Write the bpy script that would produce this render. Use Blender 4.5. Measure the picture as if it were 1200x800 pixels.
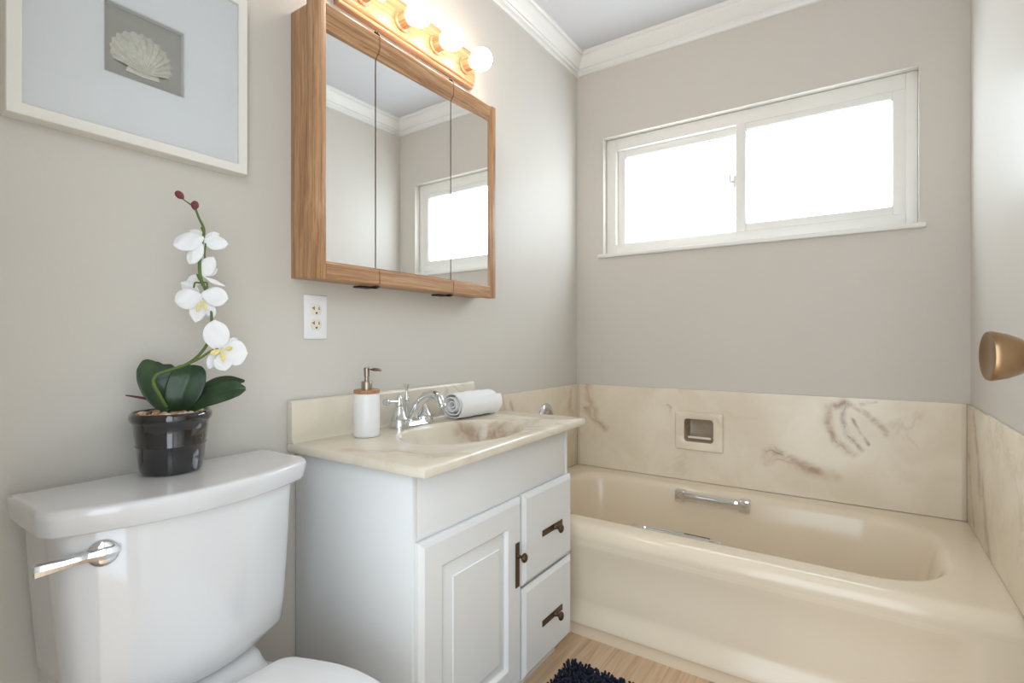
import bpy, bmesh, math, random
from mathutils import Vector, Matrix, noise
random.seed(7)
S = bpy.context.scene
for o in list(bpy.data.objects): bpy.data.objects.remove(o)
C = S.collection
PI = math.pi

# ------------------------------------------------------------------ camera, light, exposure
CAMX, CAMZ, YAW, F, CY = 1.2026, 1.02, math.radians(33.9), 606.0, 398.0
cd = bpy.data.cameras.new('camera'); cam = bpy.data.objects.new('camera', cd); C.objects.link(cam)
cam.location = (CAMX, 0, CAMZ); cam.rotation_euler = (PI/2, 0, YAW)
cd.sensor_width = 36; cd.lens = F/1200*36; cd.shift_y = -(400-CY)/1200; cd.clip_start = .01
S.camera = cam
vs = S.view_settings
vs.view_transform = 'Standard'; vs.look = 'None'; vs.gamma = 1; vs.use_curve_mapping = False
vs.exposure = 1.22
WORLD_STRENGTH = 1.75      # daylight of the hall beyond the open doorway
WINDOW_STRENGTH = 4.0     # frosted panes lit by the sky
BULB_STRENGTH = 11.5
w = bpy.data.worlds.new('world'); S.world = w; w.use_nodes = True
w.node_tree.nodes['Background'].inputs[0].default_value = (.80, .90, 1.0, 1)
w.node_tree.nodes['Background'].inputs[1].default_value = WORLD_STRENGTH
RX, BY, ZC = 1.524, 2.386, 2.45      # right wall, back wall, ceiling
FY = .035                            # inner face of the front wall with the doorway
DX0, DX1, DZ = .66, 1.478, 2.05      # doorway
ld = bpy.data.lights.new('doorway_portal', 'AREA'); ld.shape = 'RECTANGLE'; ld.size = DX1-DX0; ld.size_y = DZ
ld.cycles.is_portal = True
lo = bpy.data.objects.new('doorway_portal', ld); C.objects.link(lo)
lo.location = ((DX0+DX1)/2, FY-.06, DZ/2); lo.rotation_euler = (PI/2, 0, 0)

# ------------------------------------------------------------------ materials
def srgb(r, g, b):
    f = lambda c: (c/255/12.92) if c/255 <= .04045 else ((c/255+.055)/1.055)**2.4
    return (f(r), f(g), f(b), 1)
class NT:
    def __init__(s, name):
        s.m = bpy.data.materials.new(name); s.m.use_nodes = True; s.t = s.m.node_tree
        s.b = s.t.nodes['Principled BSDF']; s.out = s.t.nodes['Material Output']
    def n(s, typ, **k):
        x = s.t.nodes.new(typ)
        for a, v in k.items(): setattr(x, a, v)
        return x
    def l(s, a, b): s.t.links.new(a, b)
    def val(s, sock, v):
        if hasattr(v, 'is_output'): s.l(v, sock)
        else: sock.default_value = v
    def math(s, op, a, b=None, c=None, clamp=False):
        x = s.n('ShaderNodeMath', operation=op, use_clamp=clamp); s.val(x.inputs[0], a)
        if b is not None: s.val(x.inputs[1], b)
        if c is not None: s.val(x.inputs[2], c)
        return x.outputs[0]
    def vm(s, op, a, b=None, scale=None):
        x = s.n('ShaderNodeVectorMath', operation=op); s.val(x.inputs[0], a)
        if b is not None: s.val(x.inputs[1], b)
        if scale is not None: s.val(x.inputs['Scale'], scale)
        return x.outputs['Value'] if op in ('DOT_PRODUCT', 'LENGTH', 'DISTANCE') else x.outputs[0]
    def mix(s, fac, a, b):
        x = s.n('ShaderNodeMix', data_type='RGBA'); s.val(x.inputs[0], fac); s.val(x.inputs[6], a); s.val(x.inputs[7], b)
        return x.outputs[2]
    def noise(s, vec, scale, detail=4, rough=.5, dist=0, color=False):
        x = s.n('ShaderNodeTexNoise'); s.val(x.inputs['Vector'], vec); x.inputs['Scale'].default_value = scale
        x.inputs['Detail'].default_value = detail; x.inputs['Roughness'].default_value = rough; x.inputs['Distortion'].default_value = dist
        return x.outputs['Color' if color else 'Fac']
    def pos(s): return s.n('ShaderNodeNewGeometry').outputs['Position']
    def ramp(s, fac, stops):
        x = s.n('ShaderNodeValToRGB'); s.val(x.inputs[0], fac); e = x.color_ramp.elements
        while len(e) < len(stops): e.new(.5)
        for i, (p, c) in enumerate(stops): e[i].position = p; e[i].color = c
        return x.outputs[0]
    def maprange(s, v, a, b, c, d):
        x = s.n('ShaderNodeMapRange', interpolation_type='SMOOTHSTEP'); s.val(x.inputs[0], v)
        for i, q in enumerate((a, b, c, d)): x.inputs[i+1].default_value = q
        return x.outputs[0]
    def bump(s, h, strength=.1, dist=.002):
        x = s.n('ShaderNodeBump'); s.l(h, x.inputs['Height']); x.inputs['Strength'].default_value = strength; x.inputs['Distance'].default_value = dist
        s.l(x.outputs[0], s.b.inputs['Normal'])
def plain(name, col, rough=.5, metal=0, spec=.5, coat=0, bump=None, var=.03):
    t = NT(name); b = t.b
    p = t.n('ShaderNodeTexCoord').outputs['Object']
    if var:
        nz = t.noise(p, 9, 3)
        d = tuple(c*(1-var) for c in col[:3])+(1,); u = tuple(min(1, c*(1+var)) for c in col[:3])+(1,)
        t.l(t.mix(nz, d, u), b.inputs['Base Color'])
    else: b.inputs['Base Color'].default_value = col
    b.inputs['Roughness'].default_value = rough; b.inputs['Metallic'].default_value = metal
    b.inputs['Specular IOR Level'].default_value = spec
    b.inputs['Coat Weight'].default_value = coat; b.inputs['Coat Roughness'].default_value = .05
    if bump:
        t.bump(t.noise(p, bump[0], 3), bump[1], bump[2])
    return t.m
M = {}
M['wall'] = plain('wall_paint', srgb(213, 208, 199), .40, spec=.12, bump=(140, .10, .002), var=.012)
M['wall_back'] = plain('wall_paint_back', srgb(211, 204, 194), .45, spec=.2, bump=(140, .10, .002), var=.012)
M['ceiling'] = plain('ceiling_paint', srgb(211, 211, 213), .8, bump=(120, .08, .002), var=.01)
M['trim'] = plain('trim_paint', srgb(238, 236, 231), .4, var=.01)
M['vinyl'] = plain('window_vinyl', srgb(238, 235, 228), .35, var=.01)
M['cab'] = plain('white_lacquer', srgb(230, 230, 228), .32, var=.012, bump=(60, .03, .002))
M['porcelain'] = plain('white_porcelain', srgb(222, 221, 221), .07, coat=.6, var=.004)
M['seat'] = plain('seat_plastic', srgb(238, 237, 236), .22, var=.004)
M['tub'] = plain('bone_enamel', srgb(237, 222, 198), .16, coat=0, var=.012)
M['chrome'] = plain('chrome', (.74, .76, .78, 1), .05, 1, var=0)
M['nickel'] = plain('brushed_nickel', srgb(172, 160, 146), .32, 1, var=.05)
M['brass'] = plain('aged_brass', srgb(154, 124, 92), .32, 1, var=.12)
M['bronze'] = plain('antique_bronze', srgb(92, 74, 54), .42, .85, var=.5, bump=(300, .3, .001))
M['black'] = plain('black_glaze', (.006, .005, .006, 1), .06, coat=1, var=0)
M['dark'] = plain('dark_metal', (.012, .011, .010, 1), .45, .3, var=.1)
M['hole'] = plain('outlet_slot', (.01, .01, .01, 1), .8, var=0)
M['plate'] = plain('outlet_plastic', srgb(240, 240, 240), .3, var=.003)
M['almond'] = plain('almond_plastic', srgb(236, 226, 208), .3, var=.003)
M['ceramic'] = plain('matte_white_ceramic', srgb(238, 236, 233), .35, var=.004)
M['frame'] = plain('frame_white', srgb(235, 231, 222), .4, var=.01)
M['mat'] = plain('mat_board', srgb(244, 243, 242), .9, var=.004)
M['mirror'] = plain('mirror_silver', (.93, .935, .93, 1), .005, 1, var=0)
M['caulk'] = plain('caulk', srgb(214, 200, 178), .5, var=.03)
M['bead'] = plain('glazing_bead', srgb(190, 205, 215), .4, var=.02)
M['gasket'] = plain('gasket_grey', srgb(150, 156, 160), .6, var=.02)

def oak(name, axis, c0, c1, c2):
    t = NT(name); p = t.pos()
    mp = t.n('ShaderNodeMapping'); t.l(p, mp.inputs['Vector'])
    sc = [105, 105, 105]; sc['xyz'.index(axis)] = 4.0; mp.inputs['Scale'].default_value = sc
    warp = t.noise(p, 6, 3, color=True)
    v = t.vm('ADD', mp.outputs[0], t.vm('SCALE', warp, scale=1.6))
    n1 = t.noise(v, 1.0, 6, .62, .4)
    sc2 = [420, 420, 420]; sc2['xyz'.index(axis)] = 9
    mp2 = t.n('ShaderNodeMapping'); t.l(p, mp2.inputs['Vector']); mp2.inputs['Scale'].default_value = sc2
    n2 = t.noise(mp2.outputs[0], 1.0, 2, .5)
    col = t.ramp(n1, [(.30, c0), (.48, c1), (.70, c2)])
    pores = t.maprange(n2, .52, .70, 0, .6)
    col = t.mix(pores, col, c0)
    t.l(col, t.b.inputs['Base Color']); t.b.inputs['Roughness'].default_value = .36
    t.bump(n2, .06, .001)
    return t.m
o0, o1, o2 = srgb(136, 96, 62), srgb(178, 134, 94), srgb(204, 164, 122)
M['oak_y'] = oak('oak_along', 'y', o0, o1, o2)
M['oak_z'] = oak('oak_upright', 'z', o0, o1, o2)
M['oak_x'] = oak('oak_depth', 'x', o0, o1, o2)
M['bamboo'] = oak('bamboo_collar', 'z', srgb(140, 95, 58), srgb(172, 122, 80), srgb(190, 142, 98))

def marble(name, strokes, base=srgb(234, 223, 203), bg=.30, scale=1.0, rough=.24):
    """cream cultured marble; strokes = [(points, width, strength, colour)] of brown veining"""
    t = NT(name); p = t.pos()
    w1 = t.vm('SUBTRACT', t.noise(p, 9, 4, color=True), (.5, .5, .5))
    w2 = t.vm('SUBTRACT', t.noise(p, 34, 3, color=True), (.5, .5, .5))
    q = t.vm('ADD', t.vm('ADD', p, t.vm('SCALE', w1, scale=.035)), t.vm('SCALE', w2, scale=.007))
    big = t.noise(q, 4.5, 5, .55, .6)
    pale = tuple(min(1, c*1.05) for c in base[:3])+(1,); deep = tuple(c*f for c, f in zip(base[:3], (.95, .925, .89)))+(1,)
    col = t.mix(t.maprange(big, .34, .68, 0, 1), deep, pale)
    # loose thin veins everywhere
    r = t.math('ABSOLUTE', t.math('SUBTRACT', t.noise(q, 5.5, 6, .55, 1.2), .5))
    v = t.math('MULTIPLY', t.maprange(r, 0, .06, .7, 0), t.maprange(t.noise(p, 3.2, 2), .52, .66, 0, bg))
    col = t.mix(v, col, srgb(168, 132, 100))
    flow = t.noise(p, 16, 3, .5); cloud = t.noise(p, 22, 4, .55, .8)
    for pts, wd, st, c in strokes:
        d = None
        for a, b in zip(pts, pts[1:]):
            a = Vector(a); b = Vector(b); ba = b-a
            pa = t.vm('SUBTRACT', q, tuple(a))
            h = t.math('DIVIDE', t.vm('DOT_PRODUCT', pa, tuple(ba)), ba.length_squared, clamp=True)
            e = t.vm('LENGTH', t.vm('SUBTRACT', pa, t.vm('SCALE', tuple(ba), scale=h)))
            d = e if d is None else t.math('MINIMUM', d, e)
        fall = t.maprange(d, 0, wd, 1, 0)
        halo = t.math('MULTIPLY', fall, t.maprange(cloud, .32, .64, .18, .8))
        core = t.math('MULTIPLY', t.maprange(d, wd*.05, wd*.22, 1, 0), t.maprange(flow, .38, .62, .45, 1))
        ph = t.math('MULTIPLY_ADD', d, 620, t.math('MULTIPLY', flow, 12))
        line = t.maprange(t.math('ABSOLUTE', t.math('SINE', ph)), 0, .40, .6, 0)
        line = t.math('MAXIMUM', core, t.math('MULTIPLY', line, t.math('MULTIPLY', t.maprange(d, wd*.2, wd*.9, 1, 0), t.maprange(cloud, .36, .58, .2, 1))))
        f = t.math('MULTIPLY', t.math('MAXIMUM', halo, line), st, clamp=True)
        col = t.mix(f, col, c)
    t.l(col, t.b.inputs['Base Color']); t.b.inputs['Roughness'].default_value = rough
    return t.m

# ------------------------------------------------------------------ mesh helpers
LOC = {}
def obj(name, bm, mat, parent=None, smooth=True, angle=35, mods=()):
    """link one mesh object; bm is in world coordinates"""
    off = LOC.get(parent.name, Vector()) if parent else Vector()
    bmesh.ops.recalc_face_normals(bm, faces=bm.faces[:])
    if off.length: bmesh.ops.translate(bm, verts=bm.verts[:], vec=-off)
    me = bpy.data.meshes.new(name); bm.to_mesh(me); bm.free()
    mats = mat if isinstance(mat, (list, tuple)) else [mat]
    for m_ in mats: me.materials.append(M[m_] if isinstance(m_, str) else m_)
    if smooth:
        me.polygons.foreach_set('use_smooth', [True]*len(me.polygons))
        try: me.set_sharp_from_angle(angle=math.radians(angle))
        except Exception: pass
    o = bpy.data.objects.new(name, me); C.objects.link(o)
    if parent: o.parent = parent
    LOC[o.name] = off
    for typ, kw in mods:
        md = o.modifiers.new(typ.lower(), typ)
        for k, v in kw.items(): setattr(md, k, v)
    return o
def thing(name, loc, label, cat, group=None):
    o = bpy.data.objects.new(name, None); C.objects.link(o); o.location = loc; o.empty_display_size = .05
    o['label'] = label; o['category'] = cat
    if group: o['group'] = group
    LOC[o.name] = Vector(loc); return o
def tag(o, label, cat, group=None):
    o['label'] = label; o['category'] = cat
    if group: o['group'] = group
    return o
def struct(name, bm, mat, parent=None, **k):
    o = obj(name, bm, mat, parent, **k)
    if parent is None: o['kind'] = 'structure'
    return o
def NB(): return bmesh.new()
def box(bm, x0, x1, y0, y1, z0, z1, bev=0, seg=2):
    vs_ = [bm.verts.new((x, y, z)) for z in (z0, z1) for y in (y0, y1) for x in (x0, x1)]
    fs = [bm.faces.new([vs_[i] for i in q]) for q in ((0, 2, 3, 1), (4, 5, 7, 6), (0, 1, 5, 4), (1, 3, 7, 5), (3, 2, 6, 7), (2, 0, 4, 6))]
    if bev:
        es = list({e for f in fs for e in f.edges})
        bmesh.ops.bevel(bm, geom=es, offset=bev, segments=seg, affect='EDGES', profile=.5)
    return bm
def Box(*a, **k): return box(NB(), *a, **k)
def rings(bm, loops, closed=True, cap0=False, cap1=False):
    vl = [[bm.verts.new(p) for p in lp] for lp in loops]
    n = len(vl[0])
    for a, b in zip(vl, vl[1:]):
        for i in range(n if closed else n-1):
            j = (i+1) % n
            try: bm.faces.new((a[i], a[j], b[j], b[i]))
            except ValueError: pass
    if cap0: bm.faces.new(vl[0][::-1])
    if cap1: bm.faces.new(vl[-1])
    return vl
def basis(d):
    d = Vector(d).normalized(); u = Vector((0, 0, 1)) if abs(d.z) < .9 else Vector((0, 1, 0))
    a = d.cross(u).normalized(); return a, a.cross(d).normalized(), d
def lathe(bm, base, axis, prof, n=32, cap=True):
    """prof = [(radius, distance along axis)]"""
    a, b, d = basis(axis); base = Vector(base); lp = []
    for r, h in prof:
        r = max(r, 1e-5)
        lp.append([base+d*h+(a*math.cos(2*PI*k/n)+b*math.sin(2*PI*k/n))*r for k in range(n)])
    rings(bm, lp, True, cap, cap); return bm
def spline(pts, m=6):
    pts = [Vector(p) for p in pts]; P = [pts[0]*2-pts[1]]+pts+[pts[-1]*2-pts[-2]]; out = []
    for i in range(1, len(P)-2):
        for k in range(m):
            t = k/m; a, b, c, d = P[i-1:i+3]
            out.append(.5*((2*b)+(c-a)*t+(2*a-5*b+4*c-d)*t*t+(3*b-a-3*c+d)*t**3))
    out.append(pts[-1]); return out
def tube(bm, pts, r, n=12, cap=True):
    """r: number or list of radii along pts"""
    pts = [Vector(p) for p in pts]; lp = []; prev = None
    for i, p in enumerate(pts):
        d = (pts[min(i+1, len(pts)-1)]-pts[max(i-1, 0)]).normalized()
        if prev is None: a, b, _ = basis(d)
        else:
            a = (prev-d*prev.dot(d)).normalized(); b = d.cross(a)
        prev = a
        rr = r[i] if isinstance(r, (list, tuple)) else r
        lp.append([p+(a*math.cos(2*PI*k/n)+b*math.sin(2*PI*k/n))*rr for k in range(n)])
    rings(bm, lp, True, cap, cap); return bm
def interp(vals, n):
    out = []
    for i in range(n):
        t = i/(n-1)*(len(vals)-1); k = min(int(t), len(vals)-2); out.append(vals[k]+(vals[k+1]-vals[k])*(t-k))
    return out
def rrect(x0, x1, y0, y1, r, z, k=8, m=10):
    """rounded rectangle loop; r = radius or four radii (x1y1, x0y1, x0y0, x1y0); fixed vertex count"""
    if not isinstance(r, (list, tuple)): r = [r]*4
    cs = [(x1-r[0], y1-r[0], 0, r[0]), (x0+r[1], y1-r[1], PI/2, r[1]), (x0+r[2], y0+r[2], PI, r[2]), (x1-r[3], y0+r[3], 1.5*PI, r[3])]
    arcs = [[Vector((cx+rr*math.cos(a0+PI/2*i/k), cy+rr*math.sin(a0+PI/2*i/k), z)) for i in range(k+1)] for cx, cy, a0, rr in cs]
    out = []
    for i in range(4):
        out += arcs[i]; a, b = arcs[i][-1], arcs[(i+1) % 4][0]
        out += [a.lerp(b, j/m) for j in range(1, m)]
    return out
def extrude_profile(bm, prof, fn, ts):
    """open or closed profile points mapped by fn(point, t) at each t"""
    rings(bm, [[fn(p, t) for p in prof] for t in ts], True, True, True); return bm

# ------------------------------------------------------------------ room shell
T = .12
struct('floor', Box(-T, RX+T, FY-.5, BY+T, -.1, 0), None or plain('tmp', (1, 1, 1, 1)))
def floor_mat():
    t = NT('oak_look_plank'); p = t.pos()
    br = t.n('ShaderNodeTexBrick'); mp = t.n('ShaderNodeMapping'); t.l(p, mp.inputs['Vector']); mp.inputs['Rotation'].default_value = (0, 0, PI/2)
    t.l(mp.outputs[0], br.inputs['Vector']); br.inputs['Scale'].default_value = 1; br.inputs['Brick Width'].default_value = 1.2; br.inputs['Row Height'].default_value = .178
    br.inputs['Mortar Size'].default_value = .0012; br.inputs['Color1'].default_value = (.3, .3, .3, 1); br.inputs['Color2'].default_value = (.8, .8, .8, 1); br.inputs['Mortar'].default_value = (.1, .1, .1, 1)
    mp2 = t.n('ShaderNodeMapping'); t.l(p, mp2.inputs['Vector']); mp2.inputs['Scale'].default_value = (60, 3, 60)
    g = t.noise(mp2.outputs[0], 1, 6, .6, .6)
    col = t.ramp(g, [(.28, srgb(192, 160, 128)), (.5, srgb(221, 190, 156)), (.75, srgb(234, 208, 176))])
    col = t.mix(t.math('MULTIPLY', br.outputs['Fac'], .3), col, srgb(90, 66, 48))
    t.l(col, t.b.inputs['Base Color']); t.b.inputs['Roughness'].default_value = .42
    return t.m
fl = bpy.data.objects['floor']; fl.data.materials.clear(); fl.data.materials.append(floor_mat())
struct('ceiling', Box(-T, RX+T, FY-.14, BY+T, ZC, ZC+.1), 'ceiling')
struct('wall_left', Box(-T, 0, FY-.12, BY, 0, ZC), 'wall')
struct('wall_right', Box(RX, RX+T, FY-.12, BY, 0, ZC), 'wall')
HX0, HX1, HD0, HD1 = .530, .690, .546, .680       # recess behind the soap dish
WX0, WX1, WZ0, WZ1 = .146, 1.382, 1.443, 2.019      # window opening
bm = NB()
box(bm, -T, WX0, BY, BY+T, 0, ZC); box(bm, WX1, RX+T, BY, BY+T, 0, ZC)
for q in ((WX0, HX0, 0, WZ0), (HX1, WX1, 0, WZ0), (HX0, HX1, 0, HD0), (HX0, HX1, HD1, WZ0)): box(bm, q[0], q[1], BY, BY+T, q[2], q[3])
box(bm, HX0, HX1, BY+.07, BY+T, HD0, HD1); box(bm, WX0, WX1, BY, BY+T, WZ1, ZC)
struct('wall_back', bm, 'wall_back')
bm = NB()
box(bm, 0, DX0, FY-.12, FY, 0, ZC); box(bm, DX1, RX, FY-.12, FY, 0, ZC); box(bm, DX0, DX1, FY-.12, FY, DZ, ZC)
struct('wall_front', bm, 'wall')
# crown moulding: profile (distance from wall, drop from ceiling)
cp = [(0, 0), (.070, 0), (.070, .008), (.066, .013), (.060, .015), (.060, .020), (.052, .027), (.042, .040), (.030, .054), (.022, .060), (.022, .066), (.017, .069), (.012, .074), (.012, .084), (.007, .089), (0, .089)]
def crown(name, f, a, b):
    bm = NB(); extrude_profile(bm, cp, f, (a, b)); return struct(name, bm, 'trim', angle=50)
crown('trim_1', lambda p, t: Vector((p[0], t*1.0-(p[0] if t > 1 else -p[0]), ZC-p[1])), FY, BY)
crown('trim_2', lambda p, t: Vector((t-(p[0] if t > 1 else -p[0]), BY-p[0], ZC-p[1])), 0, RX)
crown('trim_3', lambda p, t: Vector((RX-p[0], t-(p[0] if t > 1 else -p[0]), ZC-p[1])), FY, BY)
crown('trim_4', lambda p, t: Vector((t-(p[0] if t > 1 else -p[0]), FY+p[0], ZC-p[1])), 0, RX)
# door casing trim around the doorway (room side)
bm = NB()
box(bm, DX0-.06, DX0, FY, FY+.014, 0, DZ+.06, .004); box(bm, DX0, DX1-.0, FY, FY+.014, DZ, DZ+.06, .004)
struct('trim_5', bm, 'trim')

# window: vinyl slider with two frosted panes
def pane_mat(name, c, st):
    t = NT(name); t.t.nodes.remove(t.b)
    e = t.n('ShaderNodeEmission'); g = t.n('ShaderNodeBsdfGlossy'); g.inputs['Roughness'].default_value = .25
    p = t.pos(); nz = t.noise(p, 160, 3)
    t.l(t.mix(nz, tuple(x*.96 for x in c[:3])+(1,), c), e.inputs[0]); e.inputs[1].default_value = st
    bp = t.n('ShaderNodeBump'); t.l(nz, bp.inputs['Height']); bp.inputs['Strength'].default_value = .3; t.l(bp.outputs[0], g.inputs['Normal'])
    mx = t.n('ShaderNodeMixShader'); mx.inputs[0].default_value = .05
    t.l(e.outputs[0], mx.inputs[1]); t.l(g.outputs[0], mx.inputs[2]); t.l(mx.outputs[0], t.out.inputs[0]); return t.m
WY = BY+.041
def ring_frame(bm, x0, x1, z0, z1, l, r, b, tp, y0, y1, bev=.003):
    """rectangular frame in the xz plane with side widths l, r, b, tp"""
    box(bm, x0, x0+l, y0, y1, z0, z1, bev); box(bm, x1-r, x1, y0, y1, z0, z1, bev)
    box(bm, x0+l, x1-r, y0, y1, z0, z0+b, bev); box(bm, x0+l, x1-r, y0, y1, z1-tp, z1, bev)
win = bpy.data.objects.new('window_1', None); C.objects.link(win); win.location = ((WX0+WX1)/2, BY, WZ0); win['kind'] = 'structure'; LOC['window_1'] = Vector(win.location)
bm = NB(); ring_frame(bm, WX0, WX1, WZ0, WZ1, .050, .036, .050, .058, WY, BY+T-.005)
wf = obj('window_frame', bm, 'vinyl', win)
bm = NB(); ring_frame(bm, .196, .792, WZ0+.030, WZ1-.050, .040, .040, .030, .044, WY+.024, WY+.05)
sl = obj('sliding_sash', bm, 'vinyl', win)
bm = NB(); ring_frame(bm, .752, WX1-.030, WZ0+.034, WZ1-.046, .040, .045, .046, .040, WY+.004, WY+.03)
sr = obj('fixed_sash', bm, 'vinyl', win)
bm = NB(); ring_frame(bm, .232, .756, WZ0+.056, WZ1-.094, .004, .004, .004, .004, WY+.030, WY+.048, 0)
obj('glazing_bead', bm, 'bead', sl)
bm = NB(); ring_frame(bm, .790, 1.309, WZ0+.078, WZ1-.084, .004, .004, .004, .004, WY+.008, WY+.028, 0)
obj('glazing_bead', bm, 'gasket', sr)
M['pane_l'] = pane_mat('frosted_pane_bright', (.82, .91, 1, 1), WINDOW_STRENGTH)
M['pane_r'] = pane_mat('frosted_pane_cool', (.78, .90, 1, 1), WINDOW_STRENGTH*.93)
obj('window_pane', Box(.234, .754, WY+.038, WY+.042, WZ0+.058, WZ1-.096), 'pane_l', sl, smooth=False)
obj('window_pane', Box(.792, 1.308, WY+.017, WY+.021, WZ0+.080, WZ1-.086), 'pane_r', sr, smooth=False)
bm = NB(); box(bm, .738, .752, WY+.012, WY+.026, 1.69, 1.745, .003); box(bm, .728, .742, WY+.004, WY+.018, 1.71, 1.722, .003); box(bm, .724, .732, WY+.004, WY+.014, 1.71, 1.755, .003)
obj('latch', bm, 'vinyl', sl)
obj('window_sill', Box(.123, 1.403, BY-.018, BY+.06, 1.426, 1.4435, .004), 'vinyl', win)

# door standing open by the right wall, only its knob reaches into the picture
dh = Vector((1.470, FY+.012, 0)); ang = math.radians(7)
dd = Vector((-math.sin(ang), math.cos(ang), 0)); dn = Vector((-math.cos(ang), -math.sin(ang), 0))
door = bpy.data.objects.new('door_1', None); C.objects.link(door); door.location = dh; door['kind'] = 'structure'; LOC['door_1'] = dh.copy()
KF = Vector((1.320, .771, 1.002))                   # centre of the knob's face
plane = KF-dn*.062; s0 = (plane-dh).dot(dd); off = (plane-dh).dot(dn)
def dpt(s, d, z): return dh+dd*s+dn*(off+d)+Vector((0, 0, z))
bm = NB()
def obox(bm, s_0, s_1, d0, d1, z0, z1, bev=.002):
    b2 = NB(); box(b2, s_0, s_1, d0, d1, z0, z1, bev)
    for v in b2.verts: v.co = dpt(v.co.x, v.co.y, v.co.z)
    me = bpy.data.meshes.new('t'); b2.to_mesh(me); b2.free(); bm.from_mesh(me); bpy.data.meshes.remove(me)
obox(bm, .01, s0+.060, -.035, 0, .012, 2.03)
for z0, z1 in ((.16, .86), (1.10, 1.88)):
    for a_, b_ in ((.12, s0*.5), (s0*.5+.07, s0-.05)): obox(bm, a_, b_, -.001, .004, z0, z1, .004)
obj('door_panel', bm, 'trim', door)
kb = NB(); lathe(kb, KF-dn*.062, dn, [(.032, 0), (.032, .004), (.028, .008), (.013, .010), (.0115, .024), (.014, .028), (.0195, .034), (.0245, .045), (.0272, .056), (.0277, .0595), (.0268, .0618), (.0235, .0620), (.020, .0605), (.0, .0598)], 48)
obj('door_knob', kb, 'brass', door, angle=50)

# ------------------------------------------------------------------ tub surround panels
ST, SZ0, SZ1 = .012, .389, .797
vein, vein2, vein3 = srgb(148, 112, 78), srgb(118, 92, 66), srgb(174, 132, 92)
yb = BY-ST
sw = [[(1.155, yb, .775), (1.105, yb, .745), (1.095, yb, .690), (1.125, yb, .630), (1.175, yb, .585)],
      [(1.165, yb, .765), (1.145, yb, .715), (1.160, yb, .660), (1.205, yb, .605)],
      [(1.180, yb, .715), (1.205, yb, .665), (1.225, yb, .625)],
      [(1.165, yb, .775), (1.225, yb, .745), (1.265, yb, .700), (1.285, yb, .665)],
      [(1.21, yb, .775), (1.26, yb, .786)]]
M['marble_back'] = marble('cultured_marble_back', [(sw[0], .032, .55, vein3), (sw[0], .020, .8, vein), (sw[1], .016, .75, vein2), (sw[2], .010, .85, vein2), (sw[3], .018, .7, vein), (sw[4], .010, .6, vein2),
    ([(.885, yb, .555), (.905, yb, .565), (.935, yb, .548), (.99, yb, .520), (1.06, yb, .495)], .030, .8, vein),
    ([(.885, yb, .520), (.93, yb, .525), (1.0, yb, .505), (1.12, yb, .485)], .040, .45, vein3),
    ([(.06, yb, .785), (.075, yb, .72), (.105, yb, .66)], .045, .65, vein3), ([(.05, yb, .68), (.11, yb, .62), (.155, yb, .585)], .030, .65, vein),
    ([(.47, yb, .715), (.485, yb, .705), (.48, yb, .69)], .012, .5, vein)])
xr = RX-ST
M['marble_right'] = marble('cultured_marble_right', [([(xr, 2.24, .77), (xr, 2.17, .66), (xr, 2.14, .55)], .045, .6, vein), ([(xr, 2.33, .62), (xr, 2.29, .50), (xr, 2.24, .42)], .030, .6, vein3),
    ([(xr, 2.10, .60), (xr, 2.05, .47), (xr, 2.0, .40)], .05, .5, vein)])
M['marble_left'] = marble('cultured_marble_left', [([(ST, 1.68, .79), (ST, 1.70, .74), (ST, 1.74, .70)], .04, .7, vein3), ([(ST, 2.30, .77), (ST, 2.28, .68)], .03, .6, vein3), ([(ST, 1.76, .76), (ST, 1.80, .70)], .025, .5, vein)])
SX0, SX1, SD0, SD1 = .508, .713, .528, .698       # soap dish outline
bm = NB()
for a_ in ((ST, HX0, SZ0, SZ1), (HX1, RX-ST, SZ0, SZ1), (HX0, HX1, SZ0, HD0), (HX0, HX1, HD1, SZ1)):
    box(bm, a_[0], a_[1], BY-ST, BY-.0005, a_[2], a_[3])
o = obj('surround_panel', bm, 'marble_back', smooth=False); tag(o, 'long cream marble surround panel under the window with brown swirl', 'wall panel', 'marble surround panels round the bathtub')
o = obj('surround_panel', Box(.0005, ST, 1.62, BY-.0005, SZ0, SZ1, .003), 'marble_left'); tag(o, 'cream marble surround panel behind the far end of the washbasin top', 'wall panel', 'marble surround panels round the bathtub')
o = obj('surround_panel', Box(RX-ST, RX-.0005, 1.56, BY-.0005, SZ0, SZ1, .003), 'marble_right'); tag(o, 'streaked cream marble surround panel on right wall below the brass knob', 'wall panel', 'marble surround panels round the bathtub')
for i, (x0, x1) in enumerate(((ST, ST+.012), (RX-ST-.012, RX-ST))):
    struct('trim_%d' % (6+i), Box(x0, x1, BY-ST-.005, BY-ST, SZ0, SZ1, .002), 'caulk')

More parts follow.
